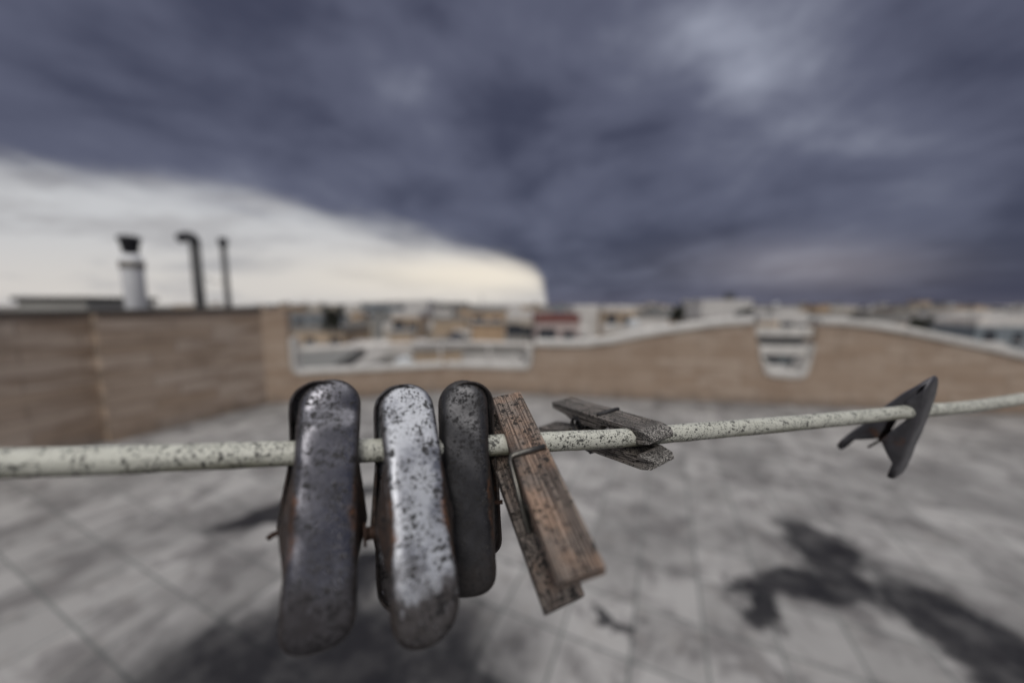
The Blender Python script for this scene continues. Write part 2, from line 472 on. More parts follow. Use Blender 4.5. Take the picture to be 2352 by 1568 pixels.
def clip(top, bottom, yaw, material, label, rear_shift=0.0, end_sq=0.0, pin=(8, 8), pin_style='plain', splay=28, curl=1.6, rear_yaw=0.0, jog=(6, 5, 1.5), jaw=1.5, ew=10, flare=2.0, hw=6.15, fat=1.0):
    t3, b3 = top, bottom
    zdir = t3 - b3; L = zdir.length * 1000
    back = Vector((math.sin(yaw), math.cos(yaw), 0))
    xh = Vector((math.cos(yaw), -math.sin(yaw), 0))
    F = frame(t3, zdir, xh, back)
    root = empty('metal_clothes_peg', F)
    tag(root, label, 'clothes peg', 'metal clothes pegs on the line')
    a = link('front_leaf', leaf_mesh('front_leaf', L, hw, end_sq, flare, 5.4, 0, curl, jog, jaw, ew, fat), root, material); add_solid(a, .0006)
    me = leaf_mesh('rear_leaf', L, hw, end_sq, flare * .6, 5.0, .35, curl, jog, jaw, ew, fat)
    for v in me.vertices: v.co.y = -v.co.y
    me.flip_normals()
    r = link('rear_leaf', me, root, material); add_solid(r, .0006)
    r.matrix_basis = Matrix.Translation((rear_shift * mm, .0012, 0)) @ Matrix.Rotation(R(splay), 4, 'X') @ Matrix.Rotation(R(rear_yaw), 4, 'Y')
    py = math.tan(R(splay / 2)) * 31 + .2
    bm = bmesh.new()
    l, rr = pin
    p = [(-l, py, -31), (rr, py, -31)]
    if pin_style == 'hook':
        p = [(-l - 1.9, py, -31.9), (-l - 1.2, py, -31.35), (-l, py, -31.05)] + [(-l + i, py, -31) for i in range(1, int(l + rr))]
    tube(bm, [Vector(q) * mm for q in p], .55 * mm, 10)
    if pin_style == 'head':
        tube(bm, [Vector((-l, py, -31)) * mm, Vector((-l + .5, py, -31)) * mm], lambda u: 2.5 * mm, 16)
        tube(bm, [Vector((-l + .4, py, -31)) * mm, Vector((-l + 3.2, py, -31)) * mm], lambda u: 1.35 * mm, 14)
    me = from_bm('pivot_pin', bm)
    link('pivot_pin', me, root, M['rust'])
    bm = bmesh.new(); sp = [(-4.3, 1.5, -40)]
    for i in range(60):
        an = i / 60 * 5 * 2 * math.pi
        sp.append((-4 + 8 * i / 60, py + 2.0 * math.sin(an), -31 + 2.0 * math.cos(an)))
    sp.append((4.3, py * 1.75, -41))
    tube(bm, [Vector(q) * mm for q in sp], .5 * mm, 8)
    link('spring', from_bm('spring', bm), root, M['rust'])
    return root

clip(at(762, 869, 79.5), at(726, 1516, 61.5), R(-27), M['steel_dark'],
     'bluish grey steel clothes peg with rusty ears, leftmost of the pegs on the line', -2.3, .4, (8.6, 8.6), 'hook', 27, 3.6, 0, (7, 4.5, 1.6))
clip(at(932, 879, 84.5), at(990, 1494, 62.5), R(-27), M['steel_pale'],
     'brightest steel clothes peg, chalky white with black specks, between two darker steel pegs', -1.5, .0, (10.4, 7.6), 'head', 27, 3.8, 0, (2, 16, 2.6))
clip(at(1060, 873, 88.5), at(1075, 1386, 75.5), R(-2), M['steel_shaded'],
     'dull shade-darkened steel clothes peg right against the brown wooden peg', 1.9, .45, (7.8, 8.9), 'plain', 27, 1.6, 0, (5, 8, .1), 1.5, 9, .3)
clip(at(2152, 866, 140), at(2070, 1102, 152), R(-27), M['steel_far'],
     'plain grey steel clothes peg seen edge on, alone at the far right of the line', 0, .3, (7.2, 7.2), 'plain', 28, 1.0, 0, (4, 8, .5), 4.4, 10.5, .8, 6.6, .55)

# ------------------------------------------------------------------ wooden pegs
def leg_mesh(name, L, hw, tip_t, mid_t, end_t, chamfer, line_notches, coil_s, seed):
    rnd = random.Random(seed)
    inner = [(0.0, tip_t * .72), (.8, tip_t * .95), (4, tip_t + (mid_t - tip_t) * .4)]
    for (s0, rad, dep) in line_notches:
        base = mid_t if s0 > 12 else tip_t + (mid_t - tip_t) * .75
        inner.append((s0 - rad - .4, base))
        for i in range(9):
            a = math.pi * i / 8
            inner.append((s0 - rad * math.cos(a), base - dep * math.sin(a)))
        inner.append((s0 + rad + .4, base))
    inner.append((coil_s - 3.4, mid_t))
    for i in range(7):
        a = math.pi * i / 6
        inner.append((coil_s - 2.8 * math.cos(a), mid_t - 1.5 * math.sin(a)))
    inner += [(coil_s + 4.5, mid_t * .93), (L * .86, end_t + .5), (L, end_t)]
    inner = sorted(inner, key=lambda q: q[0])
    outer = [(L, 0.0), (L * .8, 0), (L * .6, 0), (25.2, 0), (24.4, .45), (23.6, .0), (14, 0), (4.5, 0), (1.4, chamfer * .45), (0, chamfer)]
    prof = inner + outer
    xs = [-hw, -hw * .5, 0, hw * .5, hw]
    bm = bmesh.new(); cols = []
    for x in xs:
        col = []
        for (s, y) in prof:
            w = 1.0
            if s < 2.2 and chamfer > 1: w = .80 + .20 * (s / 2.2) ** .5
            col.append(bm.verts.new((x * w * mm, y * mm, -s * mm)))
        cols.append(col)
    n = len(prof)
    for a, b2 in zip(cols, cols[1:]):
        for i in range(n):
            j = (i + 1) % n
            bm.faces.new((a[i], a[j], b2[j], b2[i]))
    f0 = bm.faces.new(cols[0]); f1 = bm.faces.new(cols[-1][::-1])
    bmesh.ops.triangulate(bm, faces=[f0, f1])
    return from_bm(name, bm)

def wooden_peg(f_tip, f_hand, r_tip, r_hand, w, inward, tip_t, chamfer, m_front, m_rear, m_spring, label, bev, flip, hw=4.9):
    F = frame(f_tip, f_tip - f_hand, w, inward)
    side = 1 if F.to_3x3().col[0].dot(w) > 0 else -1
    root = empty('wooden_clothes_peg', F)
    tag(root, label, 'clothes peg', 'wooden clothes pegs on the line')
    Fi = F.inverted()
    notch = [(8.0, 2.9, 2.5), (19.6, 3.2, 2.7)]
    seps = []
    for nm, tip, hand, inn, m in (('front_leg', f_tip, f_hand, inward, m_front), ('rear_leg', r_tip, r_hand, -inward, m_rear)):
        L = (tip - hand).length * 1000
        G = frame(tip, tip - hand, w, inn)
        o = link('leg', leg_mesh(nm, L, hw, tip_t, 4.6, 2.3, chamfer, notch, 36.5, 3), root, m, False, Fi @ G)
        bv = o.modifiers.new('edges', 'BEVEL'); bv.width = bev * mm; bv.segments = 2; bv.limit_method = 'ANGLE'; bv.angle_limit = R(35)
        seps.append((Fi @ tip, Fi @ hand))
    t1, h1 = seps[1]
    def rear(s): return t1.lerp(h1, s / ((t1 - h1).length * 1000))
    bm = bmesh.new(); wr = .62
    wr = .72; cs = 36.5; cy = rear(cs).y * 1000 / 2
    rx0 = rear(24).x * 1000
    e = -side * flip
    hookz = -24.4
    p = [(-e * 3.9, -.25, hookz + .15), (e * 4.2, -.25, hookz), (e * (hw + .4), -.1, hookz - .2), (e * (hw + .85), .9, hookz - .7), (e * (hw + .85), cy * .45, -30)]
    turns = 5
    for i in range(turns * 16 + 1):
        an = math.pi * .5 + i / 16 * 2 * math.pi
        p.append((e * ((hw + .7) - 2 * (hw + .7) * i / (turns * 16)), cy - 2.5 * math.sin(an + math.pi * .75), -cs + 2.5 * math.cos(an + math.pi * .75)))
    ry = rear(24).y * 1000 + .3
    p += [(-e * (hw + .85) + rx0 * .5, cy + (ry - cy) * .5, -30), (-e * (hw + .85) + rx0, ry - 1, hookz - .7), (-e * 5.2 + rx0, ry, hookz), (e * 3.9 + rx0, ry, hookz)]
    tube(bm, [Vector(q) * mm for q in p], wr * mm, 10)
    link('spring', from_bm('spring', bm), root, m_spring)
    return root

def cv(x, y, z): return (RT * x + UP * y + FWD * z)
# brown peg
ft = at(1162, 904, 104.4); fh = at(1338, 1320, 58.5)
inw = cv(.07, -.87, .48)
rt_ = ft + inw.normalized() * .0068 + cv(-.0064, 0, 0); rh = at(1296, 1392, 70)
wooden_peg(ft, fh, rt_, rh, cv(.96, .185, .2), inw, 2.7, .3, M['wood_brown'], M['wood_brown2'], M['spring'],
           'brown wooden clothes peg with a wire spring, hanging down beside the dull shade-darkened steel peg', .25, 1, 4.45)
# grey peg
ft = cam_mm(42.8, -25.1, 97); fh = cam_mm(21.3, -24.9, 146)
rt_ = cam_mm(43.6, -36.0, 96.5); rh = cam_mm(15.5, -37.5, 146)
wooden_peg(ft, fh, rt_, rh, cv(.92, .15, .36), cv(0, -1, .05), 3.5, 1.7, M['wood_grey'], M['wood_grey'], M['spring_dark'],
           'dark grey weathered wooden clothes peg lying sideways with its mouth around the line', .55, -1)

# ------------------------------------------------------------------ terrace
def sheet(name, pts, z, m, kind='structure', thick=.0):
    bm = bmesh.new(); vs = [bm.verts.new((x, y, z)) for x, y in pts]; f = bm.faces.new(vs)
    if thick:
        r = bmesh.ops.extrude_face_region(bm, geom=[f])
        for v in r['geom']:
            if isinstance(v, bmesh.types.BMVert): v.co.z -= thick
    o = link(name, from_bm(name, bm), None, m, False); tag(o, kind=kind); return o

A0 = Vector((-3.72, 5.06)); BEND = Vector((-1.18, 5.86)); RE = Vector((8.6, 4.30))
slab = [(-3.72 - .05, 5.2), (-16, 5.3), (-16, -6), (9, -6), (9, 4.4), (-1.18, 5.97), (-3.7, 5.2)]
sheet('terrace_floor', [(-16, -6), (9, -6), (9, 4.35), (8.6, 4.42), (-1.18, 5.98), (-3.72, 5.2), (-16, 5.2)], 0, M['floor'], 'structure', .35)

def vertical(p0, p1):
    """frame with x along the wall, y away from the terrace, z up"""
    d = Vector((p1[0] - p0[0], p1[1] - p0[1], 0)); L = d.length; d.normalize()
    y = Vector((0, 0, 1)).cross(d)
    return Matrix.Translation((p0[0], p0[1], 0)) @ Matrix((d, y, Vector((0, 0, 1)))).transposed().to_4x4(), L

def on_wall(F, px, py):
    Fi = F.inverted(); o = Fi @ CAM; d = Fi.to_3x3() @ ray(px, py)
    t = -o.y / d.y; p = o + d * t
    return p.x, p.z

def slab_from_outline(name, outline, y0, y1, m, parent=None, bev=.0, smooth=False):
    bm = bmesh.new()
    a = [bm.verts.new((x, y0, z)) for x, z in outline]; b2 = [bm.verts.new((x, y1, z)) for x, z in outline]
    n = len(outline)
    fa = bm.faces.new(a); fb = bm.faces.new(b2[::-1])
    bm.normal_update()
    for i in range(n):
        j = (i + 1) % n; bm.faces.new((a[i], b2[i], b2[j], a[j]))
    bmesh.ops.triangulate(bm, faces=[fa, fb])
    o = link(name, from_bm(name, bm), parent, m, smooth)
    if bev:
        v = o.modifiers.new('b', 'BEVEL'); v.width = bev; v.segments = 3; v.limit_method = 'ANGLE'; v.angle_limit = R(40)
    return o

def strip_along(name, pts, w, y0, y1, m, parent, bev=.012):
    """a coping that follows a path in the wall's plane; the path is its lower edge"""
    bm = bmesh.new(); n = len(pts); P = [Vector((x, z)) for x, z in pts]; up = []
    for i in range(n):
        d = (P[min(i + 1, n - 1)] - P[max(i - 1, 0)]).normalized(); up.append(P[i] + Vector((-d.y, d.x)) * w)
    ring = []
    for p, q in zip(P, up):
        ring.append([bm.verts.new((p.x, y0, p.y)), bm.verts.new((p.x, y1, p.y)), bm.verts.new((q.x, y1, q.y)), bm.verts.new((q.x, y0, q.y))])
    for a, b2 in zip(ring, ring[1:]):
        for k in range(4): bm.faces.new((a[k], a[(k + 1) % 4], b2[(k + 1) % 4], b2[k]))
    bm.faces.new(ring[0]); bm.faces.new(ring[-1][::-1])
    o = link(name, from_bm(name, bm), parent, m, False)
    v = o.modifiers.new('b', 'BEVEL'); v.width = bev; v.segments = 3; v.limit_method = 'ANGLE'; v.angle_limit = R(50)
    return o

# left walls ---------------------------------------------------------
def left_wall(p0, p1, h0, h1, label, thick, mm_, start_ext=0):
    F, L = vertical(p0, p1)
    root = empty('parapet_wall', F); tag(root, label, 'wall', 'stone clad parapet walls around the terrace')
    slab_from_outline('wall_face', [(-start_ext, 0.002), (L, 0.002), (L, h1), (-start_ext, h0)], 0, thick, mm_, root)
    strip_along('coping', [(-start_ext - .01, h0 + .001), (L, h1 + .001)], .05, -.03, thick + .03, M['coping_dark'], root)
    return root
PB0 = Vector((-4.36, 3.58)); PB1 = A0
dirB = (PB1 - PB0).normalized(); nB = Vector((-dirB.y, dirB.x))
left_wall(PB0, PB1, 1.40, 1.42, 'tan stone parapet, the paler stretch below the two grey flue pipes', .26, M['wall_left'])
PA1 = PB0 + nB * .15; PA0 = PA1 - Vector((.30, .95)).normalized() * 4.2
left_wall(PA0, PA1 + (PA1 - PA0).normalized() * .02, 1.385, 1.395, 'brown stone parapet at the left edge, set back behind the paler stretch', .22, M['wall_left'])

# front wall, left wing with the wide opening ---------------------------
F1, L1 = vertical(A0, BEND)
F2, L2 = vertical(BEND, RE)
root = empty('parapet_wall', F1)
tag(root, 'low tan stone parapet under the wide railed opening behind the metal pegs', 'wall', 'stone clad parapet walls around the terrace')
xa, _ = on_wall(F1, 662, 800)
_, sill = on_wall(F1, 840, 853)
slab_from_outline('wall_face', [(0, .002), (L1, .002), (L1, sill), (xa + .10, sill), (xa, sill + .10), (xa, 1.42), (0, 1.42)], 0, .22, M['wall'], root)
strip_along('coping', [(xa + .02, 1.00), (xa + .02, sill + .12), (xa + .05, sill + .05), (xa + .12, sill + .002), (L1 * .5, sill + .002), (L1 + .002, sill + .002)], .07, -.03, .25, M['coping'], root, .02)
strip_along('coping', [(.03, 1.421), (xa, 1.421)], .035, -.02, .24, M['wall'], root)

# front wall, right wing: wavy top, basket shaped notch ------------------------
root2 = empty('parapet_wall', F2)
tag(root2, 'long tan stone parapet with a wavy white coping and a basket shaped notch', 'wall', 'stone clad parapet walls around the terrace')
def w2(px, py): return on_wall(F2, px, py)
x_end, _ = w2(1222, 820)
_, sill2 = w2(1120, 850)
sill2 = sill
wave_l = [w2(*q) for q in ((1228, 795), (1290, 797), (1345, 796), (1400, 790), (1460, 778), (1520, 768), (1600, 756), (1670, 748), (1732, 745))]
notch = [w2(*q) for q in ((1741, 790), (1748, 830), (1756, 858), (1775, 866), (1835, 869), (1852, 862), (1862, 830), (1872, 790))]
wave_r = [w2(*q) for q in ((1882, 746), (1940, 748), (2010, 756), (2090, 770), (2180, 788), (2270, 806), (2352, 826), (2420, 846))]
end_z = wave_r[-1][1] - .10
outline = [(0, .002), (L2, .002), (L2, end_z)] + wave_r[::-1] + notch[::-1] + wave_l[::-1] + [(x_end, sill + .08), (x_end - .05, sill), (0, sill)]
slab_from_outline('wall_face', outline, 0, .24, M['wall'], root2)
strip_along('coping', [(x, z + .002) for x, z in wave_l], .105, -.05, .29, M['coping'], root2, .03)
strip_along('coping', [(x, z + .002) for x, z in wave_r + [(L2, end_z)]], .105, -.05, .29, M['coping'], root2, .03)
strip_along('coping', [(0.002, sill + .003), (x_end - .10, sill + .003), (x_end - .03, sill + .04), (x_end + .0, sill + .12), (x_end + .0, wave_l[0][1])], .07, -.032, .255, M['coping'], root2, .02)
nb = [(notch[0][0] + .003, notch[0][1]), notch[1], notch[2], notch[3], notch[4], notch[5], notch[6], notch[7]]
strip_along('coping', [nb[0], nb[1]], .028, -.02, .255, M['coping'], root2, .006)
strip_along('coping', [nb[6], nb[7]], .028, -.02, .255, M['coping'], root2, .006)
strip_along('coping', nb[1:7], .085, -.035, .27, M['coping'], root2, .02)
z1 = w2(1800, 818)[1]; z2 = w2(1800, 774)[1]
for zc, h in ((z1, .15), (z2, .14)):
    bm = bmesh.new(); xl = w2(1740, 800)[0]; xr = w2(1874, 800)[0]
    box(bm, ((xl + xr) / 2, .11, zc + h / 2), (xr - xl, .07, h)); bevel_all(bm, .012)
    link('crossbar', from_bm('crossbar', bm), root2, M['coping'], False)

# railing across the wide opening: one bar over each wing, meeting at the bend
for (F, a, b2, lab) in ((F1, on_wall(F1, 664, 806), (L1, on_wall(F1, 1020, 788)[1]), 'grey handrail over the left half of the wide parapet opening'),
                        (F2, (0, on_wall(F2, 1024, 788)[1]), (x_end + .02, on_wall(F2, 1215, 793)[1]), 'grey handrail over the right half of the wide parapet opening')):
    r = empty('railing', F); tag(r, lab, 'railing', 'handrails in the parapet opening')
    bm = bmesh.new(); L = b2[0] - a[0]
    tube(bm, [(a[0], .10, a[1]), (a[0] + L * .5, .10, (a[1] + b2[1]) / 2), (b2[0], .10, b2[1])], .040, 14)
    link('rail', from_bm('rail', bm), r, M['rail'])
    for u in (.02, .98) if F is F1 else (.5,):
        bm = bmesh.new(); xx = a[0] + L * u
        tube(bm, [(xx, .10, sill + .05), (xx, .10, a[1])], .02, 10)
        link('post', from_bm('post', bm), r, M['rail'])

# ------------------------------------------------------------------ chimneys and pipes beyond the left wall
def lathe(bm, prof, seg=24, c=(0, 0)):
    rings = []
    for r, z in prof:
        rings.append([bm.verts.new((c[0] + r * math.cos(2 * math.pi * k / seg), c[1] + r * math.sin(2 * math.pi * k / seg), z)) for k in range(seg)])
    for a, b2 in zip(rings, rings[1:]):
        for k in range(seg): bm.faces.new((a[k], a[(k + 1) % seg], b2[(k + 1) % seg], b2[k]))
    bm.faces.new(rings[0][::-1]); bm.faces.new(rings[-1])
M['white_flue'] = simple('white_painted_flue', (.86, .88, .93), .5, 0, .15, 6)
M['band'] = simple('grey_clamp_band', (.24, .225, .20), .6, .2)
M['dark_metal'] = simple('dark_cowl_metal', (.020, .021, .026), .6, .3)
M['flue_grey'] = simple('grey_galvanised_flue', (.085, .085, .085), .6, .3, .3, 8)
def up_at(px, py, Y):                    # world x and z where the sight line meets depth Y
    d = ray(px, py); k = Y / d.y; return d.x * k, H + d.z * k
# bare second roof the flues stand on
X, Zt = up_at(296, 545, 8.0)
root = empty('chimney', Matrix.Translation((X, 8.0, 0)))
tag(root, 'white round chimney with a dark flared cowl', 'chimney')
zc = up_at(296, 585, 8)[1]; zb = up_at(296, 612, 8)[1]; zb2 = up_at(296, 595, 8)[1]
bm = bmesh.new(); lathe(bm, [(.19, 0), (.19, zb - .02), (.195, zb), (.195, zc - .1), (.14, zc)]); link('flue', from_bm('flue', bm), root, M['white_flue'])
bm = bmesh.new(); lathe(bm, [(.205, zb - .05), (.215, zb - .04), (.215, zb + .1), (.205, zb + .11)]); link('band', from_bm('band', bm), root, M['band'])
bm = bmesh.new(); lathe(bm, [(.12, zc + .002), (.135, zc + .06), (.17, Zt - .1), (.20, Zt - .06), (.20, Zt), (.14, Zt + .03)]); link('cowl', from_bm('cowl', bm), root, M['dark_metal'])
X, _ = up_at(461, 705, 8.0); _, Zt = up_at(440, 545, 8.0)
root = empty('flue_pipe', Matrix.Translation((X, 8.0, 0)))
tag(root, 'thick grey flue pipe with its top bent over to one side', 'pipe')
bm = bmesh.new(); tube(bm, [(0, 0, 0), (0, 0, Zt - .16)], .10, 18); link('pipe', from_bm('pipe', bm), root, M['flue_grey'])
bm = bmesh.new(); tube(bm, smooth_path([(0, 0, Zt - .159), (-.01, 0, Zt - .06), (-.09, 0, Zt + .01), (-.20, 0, Zt + .015), (-.33, 0, Zt - .03)], 5), .105, 18); link('elbow', from_bm('elbow', bm), root, M['dark_metal'])
X2, _ = up_at(525, 705, 8.0); _, Zt2 = up_at(515, 556, 8.0)
root = empty('flue_pipe', Matrix.Translation((X2, 8.0, 0)))
tag(root, 'thin straight grey flue pipe with a small dark cap', 'pipe')
bm = bmesh.new(); tube(bm, [(0, 0, 0), (0, 0, Zt2 - .1)], .058, 16); link('pipe', from_bm('pipe', bm), root, M['flue_grey'])
bm = bmesh.new(); lathe(bm, [(.06, Zt2 - .099), (.09, Zt2 - .06), (.09, Zt2 + .08), (.03, Zt2 + .10)]); link('cap', from_bm('cap', bm), root, M['dark_metal'])
bm = bmesh.new(); za = up_at(467, 628, 8)[1]; zb_ = up_at(518, 652, 8)[1]
tube(bm, smooth_path([(X + .10, 7.95, za), ((X + X2) / 2, 7.95, (za + zb_) / 2 - .04), (X2 - .05, 7.95, zb_)], 6), .010, 8)
tag(link('stay_wire', from_bm('stay_wire', bm), None, M['flue_grey']), 'thin stay wire strung between the two grey flue pipes', 'wire')
# extra flat roof carrying the flues
M['roof_grey'] = simple('grey_roof_felt', (.20, .20, .19), .85, 0, .3, 1.5)
M['roof_block'] = simple('grey_green_render', (.36, .355, .33), .85, 0, .2, 1.2)
sheet('flat_roof', [(-16, 5.2), (-3.8, 5.2), (-3.8, 5.25), (-5.4, 12.5), (-16, 12.5)], -.004, M['roof_grey'], 'structure', .35)
xl, zt = up_at(38, 686, 9.5); xr, _ = up_at(197, 686, 9.5)
root = empty('roof_hut', Matrix.Translation(((xl + xr) / 2, 10.4, 0)))
tag(root, 'low grey flat roofed hut behind the brown parapet at the left edge', 'hut')
bm = bmesh.new(); box(bm, (0, 0, zt / 2 - .03), (xr - xl, 1.8, zt - .06)); link('wall', from_bm('wall', bm), root, M['roof_block'], False)
bm = bmesh.new(); box(bm, (0, 0, zt), (xr - xl + .16, 1.96, .118)); bevel_all(bm, .01); link('roof', from_bm('roof', bm), root, M['coping_dark'], False)


# ------------------------------------------------------------------ the town
GZ = -17.0
M['town_ground'] = simple('dusty_street_ground', (.17, .155, .135), .9, 0, .35, .05)
bm = bmesh.new(); bmesh.ops.create_grid(bm, x_segments=2, y_segments=2, size=9000)
o = link('ground', from_bm('ground', bm), None, M['town_ground'], False, Matrix.Translation((0, 0, GZ))); tag(o, kind='structure')

def render_mat(name, col):
    m, t, b = mat(name)
    o = t.obj(); n = t.noise(t.mapping(o, sc=(1, 1, .35)), .9, 5, .65); n2 = t.noise(o, .25, 3)
    c = t.mix(t.ss(n, .35, .75), col, tuple(q * .62 for q in col))
    c = t.mix(t.m('MULTIPLY', n2, .4), c, tuple(q * .8 for q in col))
    t.put(b.inputs['Base Color'], c); b.inputs['Roughness'].default_value = .85
    return m
PAL = {'cream': (.60, .54, .46), 'white': (.78, .76, .73), 'tan': (.56, .44, .32), 'ochre': (.60, .43, .28), 'grey': (.32, .32, .31),
       'blue grey': (.25, .29, .32), 'pink': (.60, .50, .47), 'olive': (.22, .19, .14), 'slate': (.11, .13, .14)}
PM = {k: render_mat(k.replace(' ', '_') + '_render', v) for k, v in PAL.items()}
M['glass'] = simple('dark_window_glass', (.04, .045, .055), .25, 0, .2, 1)
M['tank'] = simple('pale_water_tank', (.55, .58, .60), .5, 0, .1, 2)
M['tank_dark'] = simple('dark_water_tank', (.02, .022, .035), .5, 0, .1, 2)
M['slab'] = simple('flat_roof_screed', (.27, .26, .245), .85, 0, .3, .4)
M['red_roof'] = simple('red_brown_roof', (.20, .075, .065), .8, 0, .2, 1)
M['white_render'] = PM['white']
GROUP = 'apartment blocks of the town beyond the terrace'

rg = random.Random(5)
def building(x, y, w, d, ztop, colour, label, rz=0.0, windows=True, roofcol=None, hut=None, tank=None, rows=4):
    root = empty('apartment_building', Matrix.Translation((x, y, GZ)) @ Matrix.Rotation(rz, 4, 'Z'))
    tag(root, label, 'building', GROUP)
    h = ztop - GZ; wm = PM[colour]
    bm = bmesh.new(); box(bm, (0, 0, (h - .9) / 2), (w, d, h - .9))
    link('wall', from_bm('wall', bm), root, wm, False)
    bm = bmesh.new()
    for sx, sy, lx, ly in ((0, -1, w + .1, .25), (0, 1, w + .1, .25), (-1, 0, .25, d - .42), (1, 0, .25, d - .42)):
        box(bm, (sx * (w / 2 - .08), sy * (d / 2 - .08), h - .452), (lx, ly, .9))
    box(bm, (0, 0, h - .80), (w - .42, d - .42, .1))
    link('roof', from_bm('roof', bm), root, M[roofcol] if roofcol else (PM['white'] if random.random() < .3 else M['slab']), False)
    if hut:
        hx, hw_, hh, hc = hut
        bm = bmesh.new(); box(bm, (hx, 0, h - .75 + hh / 2), (hw_, min(d * .5, 4), hh)); link('stair_hut', from_bm('stair_hut', bm), root, PM[hc], False)
        bm = bmesh.new(); box(bm, (hx, 0, h - .745 + hh + .1), (hw_ + .4, min(d * .5, 4) + .4, .2)); link('hut_roof', from_bm('hut_roof', bm), root, M['slab'], False)
    if tank:
        tx, tr, tm = tank
        bm = bmesh.new(); lathe(bm, [(tr, h - .745), (tr * 1.02, h - .3), (tr, h - .745 + tr * 1.9), (tr * .4, h - .745 + tr * 2.2)], 16, (tx, -d * .2)); link('water_tank', from_bm('water_tank', bm), root, M[tm])
    if rg.random() < .5 and w > 4:
        ax = rg.uniform(-w * .4, w * .4); bm = bmesh.new(); ah = rg.uniform(1.8, 3.4)
        tube(bm, [(ax, 0, h - .745), (ax, 0, h + ah)], .05, 6)
        for q in range(4): box(bm, (ax + .1, 0, h + ah - .25 - q * .22), (.05, 1.1 - q * .16, .05), .3)
        link('antenna', from_bm('antenna', bm), root, M['dark_metal'], False)
    if windows:
        nw = max(2, int(w / 3.4)); wmesh = {}
        for r_ in range(rows):
            zc_ = h - 2.6 - r_ * 3.1
            if zc_ < 1: break
            for k in range(nw):
                xx = -w / 2 + (k + .5) * w / nw
                bal = (k + r_) % 3 == 0
                bm = bmesh.new(); box(bm, (0, 0, 0), (1.5 if not bal else 2.0, .12, 1.5 if not bal else 2.1))
                wo = link('window', from_bm('window', bm), root, M['glass'], False, Matrix.Translation((xx, -d / 2 - .03, zc_)))
                bm = bmesh.new(); box(bm, (0, 0, 0), (1.9 if not bal else 2.9, .5 if not bal else 1.1, .12 if not bal else .9))
                so = link('sill' if not bal else 'balcony', from_bm('sill', bm), root, PM['white'] if r_ % 2 == 0 else wm, False,
                          Matrix.Translation((xx, -d / 2 - (.28 if not bal else .58), zc_ - (.84 if not bal else 1.2))))
    return root

def bld_px(px0, px1, py_top, Y, colour, label, **kw):
    x0, z = up_at(px0, py_top, Y); x1, _ = up_at(px1, py_top, Y)
    d = kw.pop('d', min(14, Y * .25))
    return building((x0 + x1) / 2, Y + d / 2, x1 - x0, d, z, colour, label, **kw)

# blocks one can tell apart in the photograph
bld_px(1612, 1728, 688, 78, 'white', 'tall white flat roofed block rising above the wavy parapet, highest on the skyline', windows=False, roofcol='white_render', hut=None, tank=(2.2, 1.1, 'tank_dark'), d=9)
bld_px(1388, 1458, 702, 62, 'tan', 'tan block with a white roof edge, right of the square white block', roofcol='white_render', d=8)
bld_px(1318, 1376, 700, 66, 'white', 'square white block between the red roofed house and the tan block', windows=False, roofcol='white_render', d=8)
bld_px(1232, 1332, 722, 38, 'pink', 'low pinkish white house with a red brown roof edge, right of the wide opening', roofcol='red_roof', d=7)
bld_px(1745, 1792, 722, 46, 'tan', 'narrow brown block showing just above the basket shaped notch', d=5, windows=False)
bld_px(1794, 1856, 716, 52, 'white', 'pale white block seen through the right half of the basket shaped notch', d=7)
bld_px(1738, 1868, 772, 40, 'slate', 'dark blue grey block seen low through the slats of the basket shaped notch', roofcol='flue_grey', d=5)
bld_px(2262, 2420, 722, 60, 'tan', 'wide tan block at the right edge above the sloping coping', d=10)
bld_px(2052, 2150, 714, 85, 'olive', 'olive brown low block left of the dark bush on the right skyline', d=10)
bld_px(2165, 2262, 712, 95, 'olive', 'dark olive block right of the dark bush on the right skyline', d=10)
bld_px(890, 980, 690, 95, 'white', 'white block on the skyline over the middle steel peg', windows=False, roofcol='white_render', d=9)
bld_px(900, 962, 714, 55, 'tan', 'small tan house front below the white skyline block', d=7)
bld_px(1080, 1160, 706, 60, 'ochre', 'ochre house front between grey roofs above the handrail', d=8)
bld_px(1165, 1226, 716, 44, 'cream', 'cream house front beside the right post of the wide opening', d=7)
bld_px(830, 882, 692, 120, 'blue grey', 'blue grey skyline block above the left steel peg', d=10)
bld_px(990, 1070, 694, 140, 'grey', 'grey skyline block in line with the black steel peg', d=10)
bld_px(668, 740, 716, 70, 'blue grey', 'blue grey block next to the left post of the wide opening', d=10)

# the rest of the town: rows of blocks nothing tells apart once out of focus
GEN = 'blurred flat roofed block in the crowded rows of the town seen over the parapet'
cols = ['cream', 'white', 'tan', 'ochre', 'grey', 'blue grey', 'cream', 'tan', 'grey', 'white']
rg = random.Random(21)
def row(Y, u0, u1, wmin, wmax, z_lo, z_hi, win, gap):
    u = u0
    while u < u1:
        w = rg.uniform(wmin, wmax); x = u * Y + w / 2
        zt_ = rg.uniform(z_lo, z_hi); c = rg.choice(cols); yy = Y * rg.uniform(.93, 1.07)
        hut_ = (rg.uniform(-w * .25, w * .25), rg.uniform(2, 4), rg.uniform(1.6, 2.6), rg.choice(cols)) if rg.random() < .55 else None
        tank_ = (rg.uniform(-w * .35, w * .35), rg.uniform(.5, .9), rg.choice(['tank', 'tank', 'tank_dark'])) if rg.random() < .5 else None
        building(x, yy, w, rg.uniform(7, 11), zt_, c, GEN, rg.uniform(-.25, .25), win, None, hut_, tank_, 2)
        u += (w + rg.uniform(*gap)) / Y
row(26, -.75, .40, 6, 9, -4.6, -2.6, True, (1, 4))
row(40, -.80, .50, 7, 11, -5.0, -2.2, True, (1, 3))
row(60, -.80, 1.75, 8, 13, -3.8, -.9, True, (1, 5))
row(90, -.85, 1.75, 9, 15, -3.4, .2, False, (1, 5))
